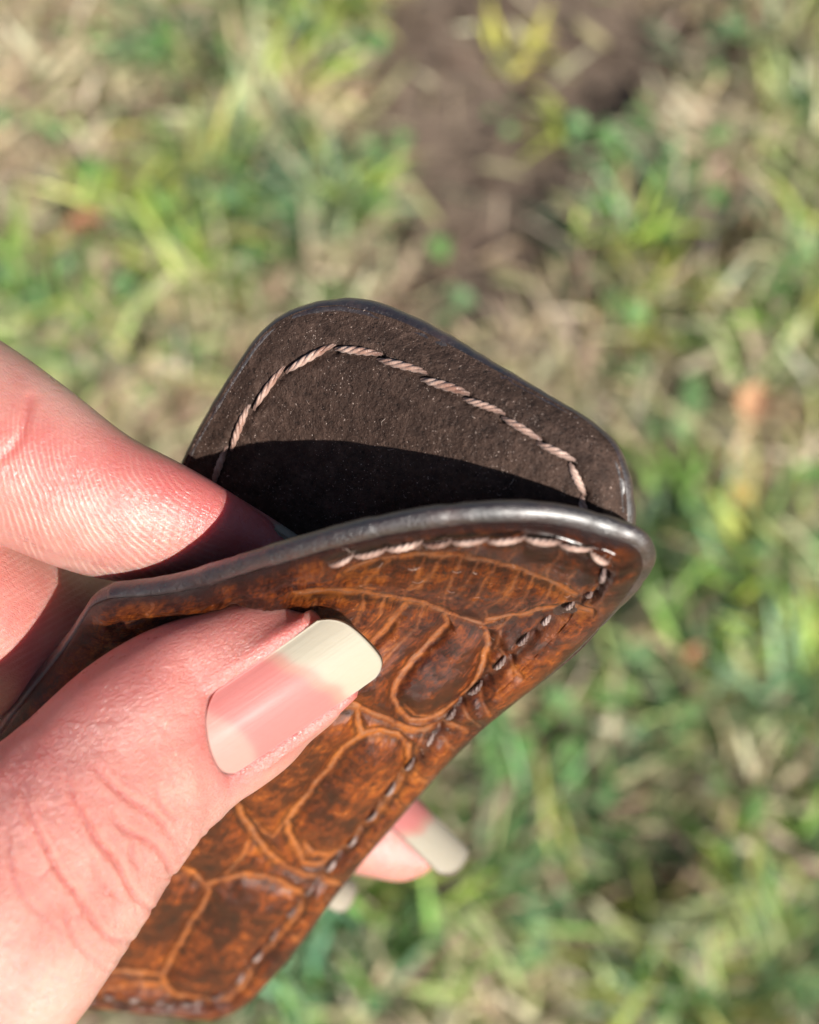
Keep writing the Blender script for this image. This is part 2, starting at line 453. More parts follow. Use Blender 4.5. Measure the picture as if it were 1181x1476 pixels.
def build_lawn():
    VG = [(.38, .47, .17), (.48, .53, .27), (.15, .27, .06), (.22, .37, .07), (.38, .48, .09), (.09, .19, .05), (.50, .52, .13), (.27, .43, .23), (.17, .31, .16), (.46, .48, .24)]
    DRY = [(.74, .60, .40), (.62, .50, .32), (.82, .70, .50), (.46, .36, .24), (.60, .54, .35), (.52, .51, .27), (.44, .33, .23)]
    out = []
    # green tufts
    T = scatter(3600)
    g, b, st = patch(T, GREEN), patch(T, BARE), patch(T, STRAW)
    pn = vnoise(T, 11, 81) * .65 + vnoise(T, 34, 82) * .35
    keep = rng.random(len(T)) < np.clip((.30 + .95 * g - 1.3 * b - .70 * st) * np.clip((pn - .33) / .22, .05, 1.5), .01, 1)
    T = T[keep]; g = g[keep]
    k = rng.integers(9, 26, len(T))
    idx = np.repeat(np.arange(len(T)), k)
    n = len(idx)
    P = T[idx] + rng.normal(0, .010, (n, 2))
    main = rng.uniform(0, 6.283, len(T))
    head = main[idx] + rng.normal(0, 1.1, n)
    ln = rng.uniform(.025, .075, n) * (0.8 + .45 * np.clip(g[idx], 0, 1.2))
    tc = pick(len(T), VG, .42)
    col = np.clip(tc[idx] * rng.normal(1, .16, (n, 1)), .004, .9)
    dry = rng.random(n) < .14
    col[dry] = pick(int(dry.sum()), DRY)
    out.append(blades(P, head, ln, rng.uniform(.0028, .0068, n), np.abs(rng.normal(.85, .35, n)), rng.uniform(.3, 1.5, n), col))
    # flat straw
    T = scatter(52000)
    st, b = patch(T, STRAW), patch(T, BARE)
    keep = rng.random(len(T)) < np.clip(.52 + .6 * st - .75 * b - .15 * patch(T, GREEN), .03, 1)
    P = T[keep]; sn = vnoise(P, 12, 83) * .6 + vnoise(P, 40, 84) * .4
    P = P[rng.random(len(P)) < np.clip((sn - .30) / .2, .12, 1)]; n = len(P)
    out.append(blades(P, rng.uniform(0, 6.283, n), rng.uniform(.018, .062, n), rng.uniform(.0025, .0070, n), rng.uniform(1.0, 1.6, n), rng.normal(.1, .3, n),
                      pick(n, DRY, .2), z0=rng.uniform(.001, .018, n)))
    # short dark litter on the bare soil
    P = scatter(7000); n = len(P)
    out.append(blades(P, rng.uniform(0, 6.283, n), rng.uniform(.008, .03, n), rng.uniform(.0015, .004, n), rng.uniform(1.3, 1.6, n), rng.normal(0, .3, n),
                      pick(n, [(.13, .09, .065), (.20, .14, .09), (.09, .065, .05)]), nseg=3, z0=rng.uniform(.001, .008, n)))
    V, F, C, o = [], [], [], 0
    for v, f, c in out:
        V.append(v); F.append(f + o); C.append(c); o += len(v)
    V, F, C = np.concatenate(V), np.concatenate(F), np.concatenate(C)
    # round-leaved weeds among the blades
    R = scatter(1500)
    g = patch(R, GREEN)
    keep = (rng.random(len(R)) < np.clip(.12 + .5 * g, 0, .8)) & (R[:, 1] < GC[1] + .5)
    R = R[keep]
    vv, ff, cc = [], [], []
    for q in R:
        tint = pick(1, [(.18, .36, .11), (.27, .46, .20), (.21, .40, .17)], .15)[0]
        for j in range(rng.integers(3, 6)):
            a = rng.uniform(0, 6.283); r0 = rng.uniform(.006, .012)
            cx, cy, z = q[0] + math.cos(a) * r0, q[1] + math.sin(a) * r0, rng.uniform(.010, .036)
            tx, ty = rng.normal(0, .3, 2); rr = rng.uniform(.004, .0085)
            base = len(vv)
            vv.append((cx, cy, z - .0012)); cc.append(tint * .9)
            for m in range(9):
                th = m / 9 * 6.283
                e = rr * (1 - .22 * math.exp(-((th - 3.1) ** 2) * 3))
                x, y = e * math.cos(th + a), e * math.sin(th + a) * .85
                vv.append((cx + x, cy + y, z + tx * x + ty * y)); cc.append(tint * rng.normal(1, .05))
            for m in range(9):
                ff.append((base, base + 1 + m, base + 1 + (m + 1) % 9))
    ff = np.array(ff)
    gr = mesh_obj("grass", V, F, M_BLADE, attrs={"tint": C}, cams=False)
    tag(gr, "patchy green and straw coloured grass blades out of focus under the hand", "grass", kind="stuff")
    wd = mesh_obj("clover_leaves", np.array(vv), ff, M_BLADE, attrs={"tint": np.array(cc)}, cams=False)
    tag(wd, "small round leaved weeds growing among the grass blades", "weeds", kind="stuff")
build_lawn()

def fallen_leaf(px, py, size, rot, mat, label):
    c = ground_at(px, py, .046)
    nr, nc = 13, 9
    s = np.linspace(0, 1, nr)[:, None]; a = np.linspace(-1, 1, nc)[None, :]
    w = .36 * np.sin(np.pi * s ** .8) ** .8 * (1 + .12 * np.sin(s * 34))
    x = (s - .5) * size + 0 * a; y = a * w * size
    z = .16 * size * np.abs(a) ** 1.5 + .10 * size * np.sin(3 * s) + .03 * size * np.sin(9 * s + 3 * a)
    top = np.stack([x, y + 0 * x, z + 0 * x], -1).reshape(-1, 3)
    cr, sr = math.cos(rot), math.sin(rot)
    Rm = np.array([[cr, -sr, 0], [sr, cr, 0], [0, 0, 1]])
    V = np.concatenate([top, top - [0, 0, .0004]])
    f = grid_faces(nr, nc); F = np.concatenate([f, f[:, ::-1] + nr * nc])
    lf = mesh_obj("fallen_leaf", V @ Rm.T + c, F, mat, cams=False)
    tag(lf, label, "leaf", "dry leaves lying on the lawn")
    # stalk and midrib
    t = np.linspace(-.35, .9, 14)
    pts = np.stack([(t - .5) * size, 0 * t, .10 * size * np.sin(3 * np.clip(t, 0, 1)) + .0006], 1) @ Rm.T + c
    ring = []
    for i, q in enumerate(pts):
        for m in range(5):
            th = m / 5 * 6.283; r = .0007 * (1 - .6 * i / 14)
            ring.append(q + Rm @ np.array([0, math.cos(th), math.sin(th)]) * r)
    mesh_obj("leaf_stalk", np.array(ring), grid_faces(14, 5, True), mat, parent=lf, cams=False)
fallen_leaf(125, 328, .030, .3, mat_leaf("rust_leaf", (.36, .16, .07), (.24, .10, .05)), "small rust orange dead leaf on the grass above the index finger")
fallen_leaf(1087, 585, .034, 1.2, mat_leaf("peach_leaf", (.62, .36, .20), (.48, .25, .13)), "pale peach dry leaf on the grass right of the wallet")
fallen_leaf(1064, 715, .018, 2.2, mat_leaf("yellow_leaf", (.56, .40, .12), (.45, .30, .08)), "small yellow dry leaf just below the peach leaf on the grass")
fallen_leaf(1003, 945, .016, .8, mat_leaf("brown_leaf", (.42, .20, .09), (.30, .13, .06)), "small red brown dry leaf on the grass below the wallet corner")

# ------------------------------------------------------------------ wallet panels
def coons(Lc, Rc, Tc, Bc, nv, nu, bump=(), vpow=1.0):
    v = np.linspace(0, 1, nv); u = np.linspace(0, 1, nu)
    L, R = spline(Lc, nv), spline(Rc, nv)
    T, B = spline([L[0], *Tc, R[0]], nu), spline([L[-1], *Bc, R[-1]], nu)
    U, Vv = u[None, :, None], v[:, None, None]
    Sf = ((1 - Vv) * T[None] + Vv * B[None] + (1 - U) * L[:, None] + U * R[:, None]
          - ((1 - U) * (1 - Vv) * L[0] + U * (1 - Vv) * R[0] + (1 - U) * Vv * L[-1] + U * Vv * R[-1]))
    for (u0, v0, su, sv, h) in bump:
        w = np.exp(-((u[None, :] - u0) / su) ** 2 - ((v[:, None] - v0) / sv) ** 2)
        # the borders keep their place
        e = np.clip(np.minimum(u, 1 - u) / .06, 0, 1)[None, :] * np.clip(np.minimum(v, 1 - v) / .05, 0, 1)[:, None]
        Sf[..., 2] += h * w * e
    return cm(Sf[..., 0], Sf[..., 1], Sf[..., 2])

def grid_normals(G, toward=True):
    du = np.gradient(G, axis=1); dv = np.gradient(G, axis=0)
    c = np.cross(nrm(du), nrm(dv))
    w = np.linalg.norm(c, axis=-1, keepdims=True)
    n = nrm(c)
    view = nrm(-G)
    if (((n * view).sum(-1) * w[..., 0]).mean() < 0) == toward: n = -n
    w = np.clip((w - .25) / .4, 1e-4, 1) ** 2      # where the rows and columns run together (rounded corners) trust the neighbours
    a = n * w
    def box(x, r=9):
        for ax in (0, 1):
            p = np.concatenate([np.repeat(x.take([0], ax), r, ax), x, np.repeat(x.take([-1], ax), r + 1, ax)], ax)
            cs = np.cumsum(p, ax)
            m = x.shape[ax]
            x = (cs.take(range(2 * r, 2 * r + m), ax) - cs.take(range(0, m), ax)) / (2 * r)
        return x
    b = box(box(a))
    return nrm(a + b * .6)

def loop_of(A):
    return np.concatenate([A[0, :-1], A[:-1, -1], A[-1, :0:-1], A[:0:-1, 0]])

def side_mask(c):
    """the long right side, where the edge is pared thin"""
    p = proj(c)
    return p[:, 0] > 1230 - .76 * p[:, 1]

def edge_strip(G, N, half, bulge, wobble=0.0, lip=.5, seed=0, k=13):
    c, n = loop_of(G), loop_of(N)
    inner = loop_of(np.broadcast_to(G[G.shape[0] // 2, G.shape[1] // 2], G.shape)) * 0
    m = len(c)
    # drop near-duplicate points, resample evenly
    d = np.linalg.norm(np.roll(c, -1, 0) - c, axis=1); s = np.concatenate([[0], np.cumsum(d)])
    q = np.linspace(0, s[-1], 1100, endpoint=False)
    cc = np.stack([np.interp(q, s, np.append(c[:, i], c[0, i])) for i in range(3)], 1)
    nn = nrm(np.stack([np.interp(q, s, np.append(n[:, i], n[0, i])) for i in range(3)], 1))
    for _ in range(6):
        nn = nrm(nn + np.roll(nn, 1, 0) + np.roll(nn, -1, 0))
    t = nrm(np.roll(cc, -3, 0) - np.roll(cc, 3, 0))
    o = nrm(np.cross(t, nn))
    ctr = G.reshape(-1, 3).mean(0)
    if ((o * (cc - ctr)).sum(1).mean()) < 0: o = -o
    for _ in range(8): o = nrm(o + np.roll(o, 1, 0) + np.roll(o, -1, 0))
    phi = np.linspace(0, np.pi, k)
    wob = 1 + wobble * (vnoise(cc, .9, seed) - .5)[:, None]
    prof_n, prof_o = np.sign(np.cos(phi)) * np.abs(np.cos(phi)) ** 1.25 * half * .93, np.sin(phi) ** 1.0 * bulge
    slim = np.interp(proj(cc)[:, 0], [150, 520], [.50, 1.0]) * np.interp(np.where(side_mask(cc), proj(cc)[:, 1], 0), [820, 900], [1.0, .30])
    prof_o = prof_o[None] * slim[:, None]
    V = cc[:, None] + nn[:, None] * (prof_n[None] * wob)[..., None] + o[:, None] * (prof_o * wob)[..., None]
    # lips lap a little way onto both faces
    a = cc + nn * (half * 1.035) - o * lip; b = cc - nn * (half * 1.035) - o * lip
    a2 = cc + nn * (half * .86) - o * (lip + .12); b2 = cc - nn * (half * .86) - o * (lip + .12)
    a = cc + nn * half - o * lip; b = cc - nn * half - o * lip
    a2 = cc + nn * (half * .80) - o * (lip + .12); b2 = cc - nn * (half * .80) - o * (lip + .12)
    V = np.concatenate([a2[:, None], a[:, None], V, b[:, None], b2[:, None]], 1)
    return V.reshape(-1, 3), grid_faces_closed(len(cc), k + 4)

def grid_faces_closed(nr, nc):
    i, j = np.meshgrid(np.arange(nr), np.arange(nc - 1), indexing='ij')
    i2 = (i + 1) % nr
    return np.stack([i * nc + j, i * nc + j + 1, i2 * nc + j + 1, i2 * nc + j], -1).reshape(-1, 4)

def offset_photo(pts, ox, oy, k): return [(ox + x / k, oy + y / k) for x, y in pts]

# the front panel: rim flares towards the lens, lower end runs away from it
NVF, NUF = 600, 440
FL = [(166, 850, 117.5), (146, 860, 118.5), (126, 886, 119.5), (64, 968, 122.5), (-8, 1066, 128), (-105, 1250, 147), (-190, 1450, 168)]
FR = [(893, 766, 107.6), (917, 777, 108.2), (927, 797, 109.6), (915, 830, 112.2), (884, 872, 116.5), (794, 960, 125.5), (690, 1044, 133), (590, 1152, 143), (489, 1274, 153), (408, 1384, 162), (372, 1424, 165), (340, 1450, 167), (300, 1458, 168)]
FT = [(250, 841, 115.4), (350, 813, 111.8), (420, 792, 109.4), (480, 775, 107.8), (600, 749, 106.0), (720, 738, 105.4), (820, 745, 106.2)]
FB = [(220, 1450, 168.3), (120, 1438, 168.5), (-60, 1445, 168.5)][::-1]
FG = coons(FL, FR, FT, FB, NVF, NUF, bump=[(.62, .20, .32, .13, 5.0), (.30, .16, .2, .12, 2.5), (.55, .62, .4, .3, -2.0)])
FN = grid_normals(FG)

SCALES = [
 [(425, 852), (476, 849), (531, 852), (582, 862), (615, 868), (643, 878), (670, 890), (697, 898), (717, 890)],
 [(643, 881), (644, 898), (629, 915), (609, 935), (585, 963), (570, 983), (567, 1000), (573, 1020), (592, 1037), (615, 1037), (643, 1024), (663, 1010), (683, 983), (697, 952), (702, 925), (700, 905), (685, 895)],
 [(585, 868), (561, 895), (534, 925), (505, 960), (480, 1000), (480, 1015), (514, 1016)],
 [(524, 856), (527, 864), (510, 885), (490, 905), (450, 955), (420, 1000)],
 [(455, 862), (448, 875), (420, 905), (370, 960)],
 [(500, 820), (532, 807), (562, 801), (611, 797), (662, 798), (702, 805), (743, 815), (777, 829), (807, 842), (831, 856)],
 [(743, 781), (734, 802), (728, 811)], [(811, 781), (794, 802), (787, 832)], [(831, 808), (821, 825), (817, 845)], [(875, 819), (858, 836), (850, 860)],
 [(668, 773), (660, 790)], [(610, 779), (600, 797)], [(690, 770), (684, 800)],
 [(749, 820), (741, 837), (714, 854), (700, 868), (700, 892)], [(795, 841), (781, 864), (775, 878)], [(641, 842), (643, 876)], [(582, 840), (585, 861)],
 [(690, 806), (672, 830), (648, 850)], [(640, 800), (612, 826), (590, 838)], [(520, 838), (536, 820), (560, 806)],
 [(700, 892), (717, 890), (751, 886), (785, 876), (819, 873), (853, 881)],
 [(690, 985), (692, 998), (697, 1010), (706, 1026)], [(737, 946), (754, 963)], [(582, 1010), (599, 1027), (622, 1030), (640, 1022)],
 [(470, 1000), (514, 1013), (531, 1023), (562, 1036), (589, 1050), (613, 1053), (640, 1043), (672, 1052)],
 [(514, 1016), (518, 1043), (521, 1057), (497, 1077), (477, 1101), (450, 1135), (423, 1169), (416, 1182)],
 [(521, 1057), (545, 1050), (572, 1057), (589, 1074), (591, 1094), (579, 1121), (562, 1145), (548, 1165), (534, 1183), (517, 1198), (503, 1218), (480, 1232), (452, 1228), (439, 1216)],
 [(416, 1182), (418, 1201), (429, 1222), (439, 1242), (463, 1245), (478, 1235)], [(416, 1182), (396, 1199), (375, 1192), (366, 1178)],
 [(320, 1130), (344, 1164), (361, 1191), (381, 1218), (412, 1249), (442, 1262), (469, 1266), (493, 1276)],
 [(358, 1211), (344, 1232), (324, 1256)],
 [(240, 1240), (278, 1256), (298, 1276), (320, 1266), (351, 1259), (385, 1262), (412, 1272), (432, 1286), (435, 1296), (432, 1313), (402, 1347), (368, 1388), (351, 1418), (330, 1437), (300, 1442), (257, 1435), (237, 1415), (234, 1405)],
 [(298, 1276), (301, 1286), (288, 1313), (264, 1350), (237, 1398), (234, 1405)],
 [(140, 1396), (166, 1398), (203, 1401), (230, 1405)], [(130, 1420), (152, 1418), (203, 1415), (234, 1418)],
 [(700, 905), (722, 900), (760, 872)], [(722, 905), (712, 930)], [(613, 1053), (600, 1075)], [(493, 1276), (478, 1262)],
 [(612, 803), (598, 825), (585, 842)], [(665, 800), (650, 826), (640, 842)], [(715, 812), (690, 840), (672, 868)], [(770, 830), (757, 850), (735, 872)], [(820, 856), (806, 868)],
 [(560, 855), (548, 878), (520, 910)], [(612, 870), (600, 895), (570, 925), (545, 955)], [(720, 930), (735, 945)], [(668, 1020), (690, 1045)], [(640, 1060), (662, 1082)],
 [(600, 1110), (622, 1130)], [(570, 1150), (590, 1172)], [(530, 1210), (548, 1228)], [(470, 1290), (486, 1302)], [(420, 1345), (436, 1358)],
 # under the thumb and towards the left edge
 [(340, 870), (300, 930), (240, 1010), (190, 1080)], [(400, 1000), (330, 1090), (240, 1200)], [(150, 1000), (230, 1040), (330, 1100)], [(40, 1130), (120, 1180), (240, 1240)],
 [(180, 1230), (130, 1300), (90, 1390)], [(60, 1200), (10, 1280), (-30, 1400)],
]
ROWS = [0, 5, 20, 24, 29]
MINOR = [3, 4, 6, 7, 8, 9, 10, 11, 12, 13, 14, 15, 16, 17, 18, 19, 21, 22, 23, 28, 30, 34, 35, 36, 37, 38] + list(range(39, 54))
STITCH_TOP = [(470, 803), (508, 790), (556, 782), (604, 775), (651, 770), (702, 768), (757, 772), (808, 780), (853, 793), (876, 812)]
STITCH_SIDE = [(862, 846), (838, 862), (805, 880), (771, 904), (738, 938), (704, 973), (666, 1010), (635, 1046), (605, 1085), (577, 1117), (549, 1157), (522, 1194), (493, 1228), (461, 1264), (432, 1298), (408, 1330), (383, 1362), (359, 1394), (334, 1424)]
STITCH_FOOT = [(290, 1446), (250, 1445), (212, 1441), (175, 1437), (140, 1433), (100, 1430)]

def build_front(root):
    flat = FG.reshape(-1, 3); nf = FN.reshape(-1, 3)
    half = .95
    out = flat + nf * half
    pp = proj(out)
    jit = np.stack([vnoise(flat, .45, 71) - .5, vnoise(flat, .45, 72) - .5], 1) * 5 + np.stack([vnoise(flat, 1.7, 73) - .5, vnoise(flat, 1.7, 74) - .5], 1) * 2.5
    major = [L for k, L in enumerate(SCALES) if k not in MINOR]
    d1 = seg_dist(pp + jit, major) / 15.5                               # ~mm
    d2 = seg_dist(pp + jit, [SCALES[k] for k in MINOR]) / 15.5
    vary = .60 + .6 * vnoise(flat, .33, 75)
    puff = (1 - np.exp(-(d1 / .62) ** 2)) * (1 - .55 * np.exp(-(d2 / .50) ** 2))
    crease_shade = np.exp(-((d1 - .42) / .22) ** 2) + .5 * np.exp(-((d2 - .30) / .16) ** 2)  # dark bands beside the creases, shade put into the leather colour
    thread = np.maximum(np.exp(-(d1 / .14) ** 2) * np.clip(vary, 0, 1), .6 * np.exp(-(d2 / .12) ** 2) * np.clip(vary, 0, 1))
    d3 = seg_dist(pp + jit * 1.6, [SCALES[k] for k in ROWS]) / 15.5
    thread = np.maximum(thread, np.exp(-(d3 / .16) ** 2) * (.6 + .5 * vnoise(flat, 1.1, 76)))
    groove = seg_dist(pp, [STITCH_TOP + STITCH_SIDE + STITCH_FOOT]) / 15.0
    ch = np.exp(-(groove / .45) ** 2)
    h = .55 * puff + .85 * (1 - np.exp(-(d1 / 1.9) ** 2)) + .18 * thread - .42 * ch * (.6 + .4 * puff)
    hole = seg_dist(pp, [[a, a] for a in STITCH_TOP + STITCH_SIDE + STITCH_FOOT]) / 15.0
    seat = np.clip(h, -.3, 1.4)
    h -= .30 * np.exp(-(hole / .30) ** 2)
    h += .16 * (vnoise(flat, .55, 3) - .5) + .07 * (vnoise(flat, 1.6, 4) - .5)
    # crinkles where the rim is bent back above the thumb
    u = np.broadcast_to(np.linspace(0, 1, NUF)[None], (NVF, NUF)).ravel(); v = np.broadcast_to(np.linspace(0, 1, NVF)[:, None], (NVF, NUF)).ravel()
    flapm = np.exp(-((v - .07) / .09) ** 2)
    Xmm, Ymm = u * 60, v * 88
    q = np.stack([Xmm * .22, Ymm * 2.2], 1)
    h += flapm * .18 * (vnoise(q, 1.0, 9) - .5)
    pinch = np.exp(-((u - .33) / .12) ** 2 - ((v - .05) / .06) ** 2)
    h += pinch * .55 * (vnoise(np.stack([Xmm * .25 + Ymm * .4, Ymm * 2.4], 1), 1.0, 11) - .5)
    # rough torn grain at the top left corner
    corner = np.exp(-((pp[:, 0] - 190) / 45) ** 2 - ((pp[:, 1] - 885) / 22) ** 2)
    h += corner * 1.3 * (vnoise(flat, 1.1, 21) - .35)
    bord = np.minimum(np.minimum(u * 60, (1 - u) * 60), np.minimum(v * 88, (1 - v) * 88))
    h *= np.clip(bord / 2.6, 0, 1) ** .7
    V = out + nf * h[:, None]
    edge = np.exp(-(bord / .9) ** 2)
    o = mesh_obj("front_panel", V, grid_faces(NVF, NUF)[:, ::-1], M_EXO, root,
                 attrs={"cell": np.clip(puff, 0, 1), "line": np.clip(thread * 1.2 + ch * .15, 0, 1), "across": Xmm, "along": Ymm, "flap": np.clip(flapm + pinch, 0, 1), "edge": np.clip(edge + .75 * ch, 0, 1), "crease_shade": np.clip(crease_shade * (.4 + .9 * vnoise(flat, .8, 77)) * (1 - thread), 0, 1)})
    sub = (slice(None, None, 4), slice(None, None, 4))
    g2, n2 = FG[sub], FN[sub]
    g2 = FG[np.ix_(np.r_[0:NVF:5, NVF - 1], np.r_[0:NUF:5, NUF - 1])]; n2 = FN[np.ix_(np.r_[0:NVF:5, NVF - 1], np.r_[0:NUF:5, NUF - 1])]
    mesh_obj("lining", (g2 - n2 * half).reshape(-1, 3), grid_faces(*g2.shape[:2]), M_LIN, o)
    ev, ef = edge_strip(FG, FN, half * 1.03, 1.05, .16, .30, 5)
    mesh_obj("burnished_edge", ev, ef, M_RIM, o)
    return o, V.reshape(NVF, NUF, 3), (out + nf * seat[:, None]).reshape(NVF, NUF, 3)

def place(Vg, Ng, px, py):
    """nearest grid point of a face to a place in the photograph"""
    P = proj(Vg)
    d = (P[..., 0] - px) ** 2 + (P[..., 1] - py) ** 2
    i = np.unravel_index(np.argmin(d), d.shape)
    return Vg[i], Ng[i]

def stitch(name, A, B, nA, nB, rad, rise, mat, parent, plies=3, turns=2.2, sink=.25, slant=0.0):
    L = np.linalg.norm(B - A); n = nrm(nA + nB); t = nrm(B - A)
    ns, kk = 22, 7
    s = np.linspace(-.02, 1.02, ns)
    path = A + (B - A) * s[:, None] + n * ((np.sin(np.pi * np.clip(s, 0, 1)) ** .42) * (rise + sink) - sink)[:, None]
    b = nrm(np.cross(t, n))
    path = path + b * ((.5 - s) * slant)[:, None]
    V, F = [], []
    for p in range(plies):
        ph = 2 * np.pi * (p / plies + turns * s)
        env = rad * .46 * (np.sin(np.pi * np.clip(s, .02, .98)) ** .25)
        c = path + b * (np.cos(ph) * env)[:, None] + n * (np.sin(ph) * env)[:, None]
        r = rad * .66 * (np.sin(np.pi * np.clip(s, .06, .94)) ** .5)
        th = np.linspace(0, 2 * np.pi, kk, endpoint=False)
        ring = c[:, None] + b * (np.cos(th)[None] * r[:, None])[..., None] + n * (np.sin(th)[None] * r[:, None])[..., None]
        F.append(grid_faces(ns, kk, True) + len(V) * ns * kk)
        V.append(ring.reshape(-1, 3))
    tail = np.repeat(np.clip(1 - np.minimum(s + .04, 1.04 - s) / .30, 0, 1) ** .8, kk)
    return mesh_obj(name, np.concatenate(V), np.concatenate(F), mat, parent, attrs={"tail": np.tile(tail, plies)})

wallet = bpy.data.objects.new("card_wallet", None)
wallet.empty_display_size = .01
COL.objects.link(wallet)
tag(wallet, "brown reptile leather card wallet with cream stitching pinched open in the hand", "wallet")
front, FV, FS = build_front(wallet)

def run_stitches(Vg, Ng, pts, rad, rise, mat, parent, gap=.06, **kw):
    pq = [place(Vg, Ng, *p) for p in pts]
    for (a, na), (b, nb) in zip(pq[:-1], pq[1:]):
        k = dict(kw); k['slant'] = kw.get('slant', 0) * random.uniform(.5, 1.4); k['turns'] = kw.get('turns', 2) * random.uniform(.85, 1.2)
        w = np.array([random.gauss(0, .06) for _ in range(3)])
        stitch("stitch", a + (b - a) * gap + w, b - (b - a) * gap - w, na, nb, rad * random.uniform(.82, 1.08), rise * random.uniform(.8, 1.15), mat, parent, **k)
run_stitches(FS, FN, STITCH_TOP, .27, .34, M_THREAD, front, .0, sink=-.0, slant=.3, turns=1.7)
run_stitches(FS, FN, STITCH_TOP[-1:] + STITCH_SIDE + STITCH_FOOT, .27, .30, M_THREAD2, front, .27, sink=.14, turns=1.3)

# the back panel stands taller behind the opening
NVB, NUB = 240, 260
BL = [(462, 448, 121.5), (425, 459, 122.6), (388, 485, 123.4), (346, 540, 124.9), (280, 652, 128.6), (205, 830, 135), (140, 985, 143), (60, 1100, 149), (-70, 1290, 160), (-160, 1440, 171)]
BR = [(840, 617, 112.2), (872, 644, 111.5), (893, 690, 111), (899, 740, 111.6), (896, 800, 114), (868, 882, 120), (782, 968, 128.6), (684, 1044, 136.4), (586, 1150, 146), (486, 1268, 156), (404, 1380, 164.6), (352, 1426, 168.2), (320, 1448, 170.5)]
BT = [(500, 445, 120.6), (550, 454, 119.4), (600, 475, 118.2), (700, 533, 115.6), (800, 592, 113)]
BB = [(-40, 1436, 171), (120, 1430, 171), (240, 1440, 171)]
BG = coons(BL, BR, BT, BB, NVB, NUB, bump=[(.62, .27, .42, .20, -5.0)])

BN = grid_normals(BG)
STITCH_BACK = [(306, 700), (318, 671), (330, 643), (347, 614), (365, 586), (386, 558), (411, 533), (446, 518), (482, 503), (545, 512), (567, 524), (612, 545), (672, 572), (723, 602), (778, 636), (824, 664), (842, 712)]
STITCH_BACK = [(306, 700), (330, 643), (365, 586), (411, 533), (484, 503), (548, 512), (612, 545), (672, 572), (724, 602), (778, 636), (823, 664), (842, 714), (846, 760)]

def build_back(root):
    half = 1.0
    flat = BG.reshape(-1, 3); nf = BN.reshape(-1, 3)
    inn = flat + nf * half
    pp = proj(inn)
    g = seg_dist(pp, [STITCH_BACK]) / 14.5
    u = np.broadcast_to(np.linspace(0, 1, NUB)[None], (NVB, NUB)).ravel(); v = np.broadcast_to(np.linspace(0, 1, NVB)[:, None], (NVB, NUB)).ravel()
    bord = np.minimum(np.minimum(u * 46, (1 - u) * 46), np.minimum(v * 90, (1 - v) * 90))
    h = -.22 * np.exp(-(g / .55) ** 2) + .10 * (vnoise(flat, .5, 31) - .5) + .07 * (vnoise(flat, 2.2, 32) - .5)
    seat = h.copy()
    hole = seg_dist(pp, [[a, a] for a in STITCH_BACK]) / 14.5
    h -= .55 * np.exp(-(hole / .36) ** 2)
    h *= np.clip(bord / .5, 0, 1)
    V = inn + nf * h[:, None]
    o = mesh_obj("back_panel", V, grid_faces(NVB, NUB)[:, ::-1], M_LIN, root)
    ix = np.ix_(np.r_[0:NVB:3, NVB - 1], np.r_[0:NUB:3, NUB - 1])
    g2, n2 = BG[ix], BN[ix]
    z = np.zeros(g2.shape[0] * g2.shape[1])
    uu = np.broadcast_to(np.linspace(0, 46, g2.shape[1])[None], g2.shape[:2]).ravel(); vv = np.broadcast_to(np.linspace(0, 90, g2.shape[0])[:, None], g2.shape[:2]).ravel()
    mesh_obj("outer_face", (g2 - n2 * half).reshape(-1, 3), grid_faces(*g2.shape[:2]), M_EXO, o, attrs={"cell": z + .7, "line": z, "across": uu, "along": vv, "flap": z, "edge": z, "crease_shade": z})
    ev, ef = edge_strip(BG, BN, half * 1.03, 1.0, .12, .42, 8)
    mesh_obj("burnished_edge", ev, ef, M_RIM, o)
    return o, V.reshape(NVB, NUB, 3), (inn + nf * seat[:, None]).reshape(NVB, NUB, 3)
back, BV, BS = build_back(wallet)
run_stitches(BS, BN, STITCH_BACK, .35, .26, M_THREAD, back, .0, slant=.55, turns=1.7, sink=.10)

def lint(Vg, Ng, spots, n, parent, mat, spread, lo, hi, seed):
    r = np.random.default_rng(seed)
    V, F = [], []
    for k in range(n):
        px, py = spots[r.integers(0, len(spots))]
        p, nn = place(Vg, Ng, px + r.normal(0, spread), py + r.normal(0, spread))
        a = nrm(np.cross(nn, r.normal(0, 1, 3))); b = np.cross(nn, a)
        L, cv, hh = r.uniform(lo, hi), r.normal(0, .8), r.uniform(.02, .3)
        t = np.linspace(0, 1, 9)
        c = p + nn * (.03 + hh * np.sin(np.pi * t) ** 1.3)[:, None] + a * (L * np.sin(cv * t) / max(abs(cv), .2) * np.sign(cv))[:, None] + b * (L * (1 - np.cos(cv * t)) / max(abs(cv), .2))[:, None]
        rad = r.uniform(.012, .024)
        th = np.linspace(0, 2 * np.pi, 5, endpoint=False)
        T = nrm(np.gradient(c, axis=0)); X = nrm(np.cross(T, nn)); Y = np.cross(X, T)
        ring = c[:, None] + (X[:, None] * np.cos(th)[None, :, None] + Y[:, None] * np.sin(th)[None, :, None]) * rad
        F.append(grid_faces(9, 5, True) + len(V) * 45); V.append(ring.reshape(-1, 3))
    o = mesh_obj("lint", np.concatenate(V), np.concatenate(F), mat, parent, attrs={"tail": np.zeros(len(V) * 45)})
    o['kind'] = "stuff"
M_LINT = mat_thread("lint_fibre", (.20, .12, .09), (.50, .40, .34))
lint(BV, BN, [(480, 560), (560, 620), (680, 580), (800, 620), (640, 520), (430, 520), (380, 600), (760, 680), (520, 480), (860, 680), (600, 660)], 20, back, M_LINT, 34, .2, .7, 5)
lint(FV, FN, STITCH_TOP + [(660, 850), (600, 830), (750, 830), (690, 900), (800, 860)], 22, front, M_LINT, 12, .3, 1.1, 6)
